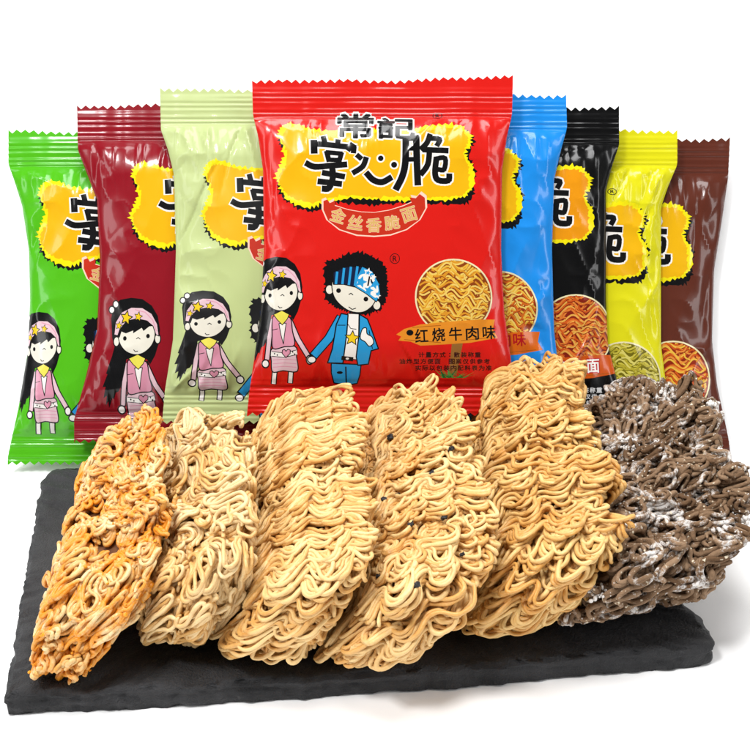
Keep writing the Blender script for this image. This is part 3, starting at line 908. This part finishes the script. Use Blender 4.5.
def build_noodles():
    pale = srgb(254, 219, 154, .80); gold = srgb(240, 182, 102, .75); dark = srgb(204, 120, 40, .66)
    M_or = noodle_mat('seasoned_noodle', srgb(250, 226, 172, .78), srgb(244, 186, 100, .72), srgb(224, 120, 24, .66), powder=srgb(242, 150, 6, .80), p_lo=.42, p_hi=.56, p_scale=58, p_rough=.78)
    M_pale = noodle_mat('pale_fried_noodle', srgb(254, 227, 173, .82), srgb(243, 190, 113, .74), srgb(216, 146, 66, .66))
    M_gold = noodle_mat('golden_fried_noodle', pale, gold, dark)
    M_deep = noodle_mat('deep_golden_noodle', srgb(252, 214, 142, .77), srgb(236, 173, 88, .72), dark)
    M_br = noodle_mat('cocoa_noodle', srgb(164, 134, 106, .76), srgb(116, 88, 64, .70), srgb(60, 42, 28, .7), powder=srgb(240, 236, 232, .76), p_lo=.525, p_hi=.60, p_scale=52, rough=.9, bump=1.0, p_rough=.8, speck=srgb(236, 222, 196, .8))
    core_g = plain_mat('noodle_gap_shade', srgb(150, 90, 36, .6), srgb(104, 58, 22, .6)); core_b = plain_mat('cocoa_gap_shade', srgb(50, 34, 24, .6), srgb(30, 20, 14, .6))  # core colours darker than the noodles: shade between strands painted in
    M_flake = plain_mat('dark_flake', (.010, .010, .012), (.03, .028, .03)); M_orp = plain_mat('orange_seasoning', srgb(240, 146, 6, .8), srgb(248, 174, 30, .8), 500)
    M_wh = plain_mat('white_powder', srgb(246, 242, 238, .80), srgb(222, 214, 206, .76), 500, .9)
    grp = 'curly dried noodle cakes leaning in a row on the slate'
    wav = dict(delta=.0, cover=1.0, head=0, spread=.2, bend=1.0, lam=.036, n=6, length=.08, pitch=.0029, shingle=.0007)

    def P(**k):
        d = dict(wav); d.update(k); return d
    inner = P(delta=.0105, cover=1.1, spread=2, bend=1.2, n=4)
    specs = [
        # label, materials, corners tl tr br bl ebl ebr (px, py, height), passes, strand radius, lumpiness
        ('orange dusted curly noodle cake at the far left end of the slate', M_or, core_g,
         dict(tl=(102, 398, .084), tr=(178, 385, .114), br=(200, 548, .086), bl=(30, 612, .060), ebl=(14, 704, .015), ebr=(80, 706, .015)),
         [inner, P(delta=.0068, cover=1.2, spread=2, bend=1.6, lam=.034, n=3, length=.06), P(delta=.0015, cover=.9, spread=1.6, bend=1.9, lam=.032, n=3, length=.12, pitch=.0033, shingle=.001, arch=.0016)], .00118, .0040),
        ('pale noodle cake with big round loops, second from the left', M_pale, core_g,
         dict(tl=(170, 394, .080), tr=(260, 390, .112), br=(272, 564, .088), bl=(156, 590, .072), ebl=(126, 666, .016), ebr=(214, 660, .016)),
         [inner, P(delta=.0068, cover=1.2, spread=1.4, bend=1.5, lam=.044, n=4), P(delta=.0010, cover=.85, spread=1.2, bend=2.05, lam=.054, n=4, length=.15, pitch=.0028, shingle=.0010, arch=.0016)], .00118, .0040),
        ('golden noodle cake with neat rows of waves right of the pale looped one', M_gold, core_g,
         dict(tl=(280, 376, .085), tr=(362, 360, .116), br=(400, 562, .092), bl=(274, 596, .078), ebl=(196, 668, .015), ebr=(304, 690, .015)),
         [inner, P(delta=.0064, cover=1.2, spread=.5, bend=1.2, n=5), P(delta=.0014, cover=1.15, rows=1, spread=.12, head=.10, bend=1.15, lam=.034, n=6, length=.17, pitch=.0032, shingle=.0013, arch=.0022)], .00118, .0030),
        ('golden noodle cake flecked with black bits in the middle right of the row', M_gold, core_g,
         dict(tl=(384, 372, .085), tr=(462, 357, .118), br=(528, 566, .092), bl=(384, 600, .078), ebl=(300, 694, .015), ebr=(430, 684, .015)),
         [inner, P(delta=.0068, cover=1.2, spread=.8, bend=1.3, n=4), P(delta=.0012, cover=.9, rows=1, spread=.34, head=.22, bend=1.25, lam=.033, n=5, length=.17, pitch=.0033, shingle=.0013, arch=.0024)], .00118, .0040),
        ('largest deep golden noodle cake, directly left of the brown one', M_deep, core_g,
         dict(tl=(492, 344, .092), tr=(579, 330, .124), br=(656, 540, .094), bl=(508, 596, .078), ebl=(436, 656, .016), ebr=(564, 636, .018)),
         [inner, P(delta=.0068, cover=1.2, spread=.9, bend=1.3, n=4), P(delta=.0012, cover=.95, rows=1, spread=.34, head=-.18, bend=1.2, lam=.034, n=6, length=.18, pitch=.0033, shingle=.0013, arch=.0024)], .00118, .0040),
        ('dark brown noodle cake with white powder at the right end', M_br, core_b,
         dict(tl=(586, 368, .082), tr=(710, 366, .106), br=(788, 536, .082), bl=(560, 600, .066), ebl=(484, 642, .016), ebr=(724, 612, .018)),
         [inner, P(delta=.0068, cover=1.2, spread=2, bend=1.4, n=3), P(delta=.001, cover=1.05, spread=1.2, bend=1.6, lam=.028, n=3, length=.10, pitch=.0032, shingle=.0012, arch=.0022)], .00134, .0048),
    ]
    for i, (label, mat, core, cor, passes, r, lump) in enumerate(specs):
        rnd = random.Random(40 + i)
        bl = Block(**cor, seed=i + 1, lump=lump)
        root = bpy.data.objects.new('noodle_cake', None); COL.objects.link(root); root.empty_display_size = .02
        org = bl.c[0].reshape(-1, 3).mean(axis=0); org[2] = SLATE_T
        root.location = org
        tag(root, label, 'noodle cake', grp)
        paths, radii = lay_strands(bl, rnd, passes, r)
        V, Q = tubes(paths, radii, rnd)
        mesh_obj('noodle_strands', V - org, Q, mat, root)
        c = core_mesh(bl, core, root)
        co = np.empty(len(c.data.vertices) * 3, np.float32); c.data.vertices.foreach_get('co', co)
        c.data.vertices.foreach_set('co', (co.reshape(-1, 3) - org).astype(np.float32).ravel()); c.data.update()
        cam = CAM
        outer = paths[len(paths) // 2:]
        if i == 0:
            pts = surface_points(outer, rnd, 2600)
            pts = [p + np.array([rnd.gauss(0, .0008), -abs(rnd.gauss(0, .0006)), abs(rnd.gauss(0, .0009))]) for p in pts]
            V, Q = blob_mesh([p - org for p in pts], [rnd.uniform(.0003, .0009) for _ in pts], rnd)
            tag(mesh_obj('orange_seasoning', V, Q, M_orp, root, smooth=False), kind='stuff')
        if i == 5:
            pts = surface_points(outer, rnd, 2600)
            pts = [p + np.array([rnd.gauss(0, .0009), -abs(rnd.gauss(0, .0008)), abs(rnd.gauss(0, .0010))]) for p in pts]
            sz = [rnd.uniform(.0002, .0005) for _ in pts]
            for _ in range(60):
                p = surface_points(outer, rnd, 1, lambda q: q[2] > .035)
                if not p: continue
                p = p[0]; R_ = rnd.uniform(.0012, .0032)
                for k in range(rnd.randint(18, 44)):
                    pts.append(p + np.array([rnd.gauss(0, R_), rnd.gauss(0, R_), rnd.gauss(0, R_ * .4) - .0003])); sz.append(rnd.uniform(.0003, .0012))
            V, Q = blob_mesh([p - org for p in pts], sz, rnd, .22)
            tag(mesh_obj('white_powder', V, Q, M_wh, root), kind='stuff')
        if i == 3:
            for px, py in ((449, 447), (394, 492), (382, 496), (414, 524), (441, 520), (463, 551), (418, 582), (374, 575), (505, 500), (388, 438), (430, 470)):
                d = ray(px, py); d /= np.linalg.norm(d)
                allp = np.concatenate(outer); rel = allp - CAM; tt = rel @ d
                off = np.linalg.norm(rel - tt[:, None] * d, axis=1)
                near = off < .0022
                if not near.any(): continue
                k = np.where(near, tt, 9).argmin(); p = allp[k] - d * .0018
                V, Q = blob_mesh([p - org + np.array([j * .0009, 0, j * .0006]) for j in range(2)], [rnd.uniform(.0009, .0014)] * 2, rnd, .5)
                mesh_obj('seaweed_flake', V, Q, M_flake, root, smooth=False)


# ------------------------------------------------------------------ slate board
def build_slate():
    m, nt, b = new_mat('slate_stone'); N = nt.nodes; L = nt.links
    tc = N.new('ShaderNodeTexCoord')
    n = N.new('ShaderNodeTexNoise'); n.inputs['Scale'].default_value = 22; n.inputs['Detail'].default_value = 9; n.inputs['Roughness'].default_value = .65
    n2 = N.new('ShaderNodeTexNoise'); n2.inputs['Scale'].default_value = 900; n2.inputs['Detail'].default_value = 3
    n3 = N.new('ShaderNodeTexNoise'); n3.inputs['Scale'].default_value = 120; n3.inputs['Detail'].default_value = 6; n3.inputs['Roughness'].default_value = .7
    for q in (n, n2, n3): L.new(tc.outputs['Object'], q.inputs['Vector'])
    r = N.new('ShaderNodeValToRGB'); e = r.color_ramp.elements
    e[0].position = .30; e[0].color = (.013, .0133, .0142, 1); e[1].position = .70; e[1].color = (.042, .042, .045, 1)
    L.new(n.outputs['Fac'], r.inputs['Fac'])
    mr = N.new('ShaderNodeMapRange'); mr.inputs['From Min'].default_value = .64; mr.inputs['From Max'].default_value = .76; mr.inputs['To Max'].default_value = .7
    L.new(n3.outputs['Fac'], mr.inputs['Value'])
    mx = N.new('ShaderNodeMix'); mx.data_type = 'RGBA'; mx.inputs['B'].default_value = (.10, .10, .105, 1)
    L.new(mr.outputs['Result'], mx.inputs['Factor']); L.new(r.outputs['Color'], mx.inputs['A']); L.new(mx.outputs['Result'], b.inputs['Base Color'])
    b.inputs['Roughness'].default_value = .62; b.inputs['Specular IOR Level'].default_value = .28
    ad = N.new('ShaderNodeMath'); ad.operation = 'MULTIPLY_ADD'; ad.inputs[1].default_value = .7
    L.new(n2.outputs['Fac'], ad.inputs[0]); L.new(n3.outputs['Fac'], ad.inputs[2])
    bp = N.new('ShaderNodeBump'); bp.inputs['Strength'].default_value = 1.0; bp.inputs['Distance'].default_value = .0016
    L.new(ad.outputs[0], bp.inputs['Height']); L.new(bp.outputs['Normal'], b.inputs['Normal'])
    pts = [(5, 694), (120, 690), (360, 674), (560, 658), (690, 648), (706, 645), (713, 641), (709, 632), (700, 618), (668, 585), (640, 552), (592, 470), (578, 452), (400, 458), (220, 464), (75, 466), (52, 468), (42, 478), (22, 590)]
    W = [at_z(x, y, SLATE_T)[:2] for x, y in pts]
    dense = []
    for i in range(len(W)):
        a, c = W[i], W[(i + 1) % len(W)]
        k = max(1, int(np.linalg.norm(c - a) / .0016))
        dense += [a + (c - a) * j / k for j in range(k)]
    R = np.array(dense); n_ = len(R)
    R = (np.roll(R, 1, 0) + R * 2 + np.roll(R, -1, 0)) / 4
    tn = np.roll(R, -1, 0) - np.roll(R, 1, 0); tn /= np.linalg.norm(tn, axis=1)[:, None]
    nr = np.stack([tn[:, 1], -tn[:, 0]], 1)          # outward for counter-clockwise outline
    cen = R.mean(axis=0)
    if ((R - cen) * nr).sum() < 0: nr = -nr
    arc = np.arange(n_) * 1.0
    rough = .0008 * vnoise(arc / 16, arc * 0, 3) + .0007 * vnoise(arc / 4, arc * 0, 4) + .0004 * vnoise(arc / 1.7, arc * 0, 5)
    org = np.array([cen[0], cen[1], 0])
    rings = []
    for t in (0, .12, .25, .4, .55, .68, .78, .86, .92, .96, .985):
        z = SLATE_T + .0005 * vnoise(R[:, 0] / .03 * t, R[:, 1] / .03 * t + 5, 8) + .0004 * vnoise(R[:, 0] / .006, R[:, 1] / .006, 9) * t
        q = cen + (R + nr * rough[:, None] * t - cen) * t
        chip = (t > .9) * np.clip(.0022 * vnoise(arc / 7, arc * 0 + t * 9, 6) + .0014 * vnoise(arc / 2.5, arc * 0 + t * 30, 7), 0, .004)
        rings.append(np.concatenate([q, (z - chip)[:, None]], 1))
    for k, f in enumerate((1.0, .86, .7, .55, .4, .25, .1, 0)):
        z = SLATE_T * f - (.0012 if k == 0 else 0) + .0004 * vnoise(arc / 5, arc * 0 + k, 12) * (0 < k < 7)
        out = rough + .0012 * vnoise(arc / 11, arc * 0 + k * .9, 20) + .0008 * vnoise(arc / 3, arc * 0 + k * 1.7, 21) - (.0016 if k == 0 else 0) - (.0012 if k == 7 else 0)
        out = out + .0008 * vnoise(arc / 24, arc * 0 + k * 1.9, 30)
        q = R + nr * out[:, None]
        rings.append(np.concatenate([q, np.maximum(z, .0002)[:, None]], 1))
    rings.append(np.concatenate([cen + (R - cen) * .02, np.full((n_, 1), .0002)], 1))
    V = np.concatenate(rings) - org
    i = np.arange(n_); j = (i + 1) % n_
    Q = np.concatenate([np.stack([k * n_ + i, (k + 1) * n_ + i, (k + 1) * n_ + j, k * n_ + j], 1) for k in range(len(rings) - 1)])
    o = mesh_obj('slate_board', V, Q, m)
    o.location = org
    tag(o, 'dark grey slate board with rough chipped edges under the noodle cakes', 'slate board')


# ------------------------------------------------------------------ white studio sweep
def build_sweep():
    m, nt, b = new_mat('white_backdrop_paper'); N = nt.nodes; L = nt.links
    b.inputs['Roughness'].default_value = .9; b.inputs['Specular IOR Level'].default_value = .1
    tc = N.new('ShaderNodeTexCoord'); n = N.new('ShaderNodeTexNoise'); n.inputs['Scale'].default_value = 400
    L.new(tc.outputs['Object'], n.inputs['Vector'])
    mx = N.new('ShaderNodeMix'); mx.data_type = 'RGBA'; mx.inputs['A'].default_value = (.955, .955, .955, 1); mx.inputs['B'].default_value = (.975, .975, .975, 1)
    L.new(n.outputs['Fac'], mx.inputs['Factor']); L.new(mx.outputs['Result'], b.inputs['Base Color'])
    D = .8605
    y0 = (D - CAMZ * SP) / CP                       # where the leaning back part meets the floor
    prof = [(-3.0, 0.0), (y0 - .016, 0.0)]
    ux, uz = SP, CP
    for k in range(1, 8):
        t = k / 8
        p0 = np.array([y0 - .016, 0]); p1 = np.array([y0, 0]); p2 = np.array([y0 + ux * .016, uz * .016])
        prof.append(tuple(p0 * (1 - t) ** 2 + 2 * p1 * t * (1 - t) + p2 * t * t))
    prof.append((y0 + ux * .016, uz * .016))
    prof.append((y0 + ux * 2.2, uz * 2.2))
    xs = (-3.5, 3.5)
    V = np.array([(x, y, z) for (y, z) in prof for x in xs]); k = np.arange(len(prof) - 1) * 2
    Q = np.stack([k, k + 1, k + 3, k + 2], 1)
    o = mesh_obj('backdrop', V, Q, m)
    tag(o, kind='structure')


def lamp(name, loc, target, size, size_y, power, color=(1, 1, 1)):
    l = bpy.data.lights.new(name, 'AREA'); l.shape = 'RECTANGLE'; l.size = size; l.size_y = size_y; l.energy = power; l.color = color
    o = bpy.data.objects.new(name, l); COL.objects.link(o); o.location = loc
    o.rotation_euler = (Vector(target) - Vector(loc)).to_track_quat('-Z', 'Y').to_euler()
    return o


def build_light():
    w = bpy.data.worlds.new('World'); SC.world = w; w.use_nodes = True
    bg = w.node_tree.nodes['Background']; bg.inputs[0].default_value = (1, 1, 1, 1); bg.inputs[1].default_value = .17
    lamp('softbox_overhead', (-.05, .62, 1.45), (0, .66, .03), .9, .5, 20)
    lamp('strip_left', (-1.15, .05, .75), (0, .7, .08), .22, 1.1, 6)
    lamp('strip_right', (1.15, .1, .75), (.05, .7, .08), .22, 1.1, 6)
    lamp('key', (-.60, -.05, 1.45), (0, .68, .05), .26, .26, 15)

def build_camera():
    c = bpy.data.cameras.new('camera'); o = bpy.data.objects.new('camera', c); COL.objects.link(o)
    c.sensor_width = 36; c.lens = F / 750 * 36; c.clip_start = .01; c.clip_end = 50
    o.location = CAM; o.rotation_euler = (math.radians(90) - PITCH, 0, 0)
    SC.camera = o


import time
t0 = time.time()
build_camera(); build_light(); build_sweep(); build_slate()
build_packets(); print('packets', time.time() - t0)
build_noodles(); print('noodles', time.time() - t0)
SC.view_settings.view_transform = 'Standard'; SC.view_settings.look = 'None'; SC.view_settings.gamma = 1; SC.view_settings.exposure = 0
SC.cycles.use_denoising = True
SC.cycles.max_bounces = 8
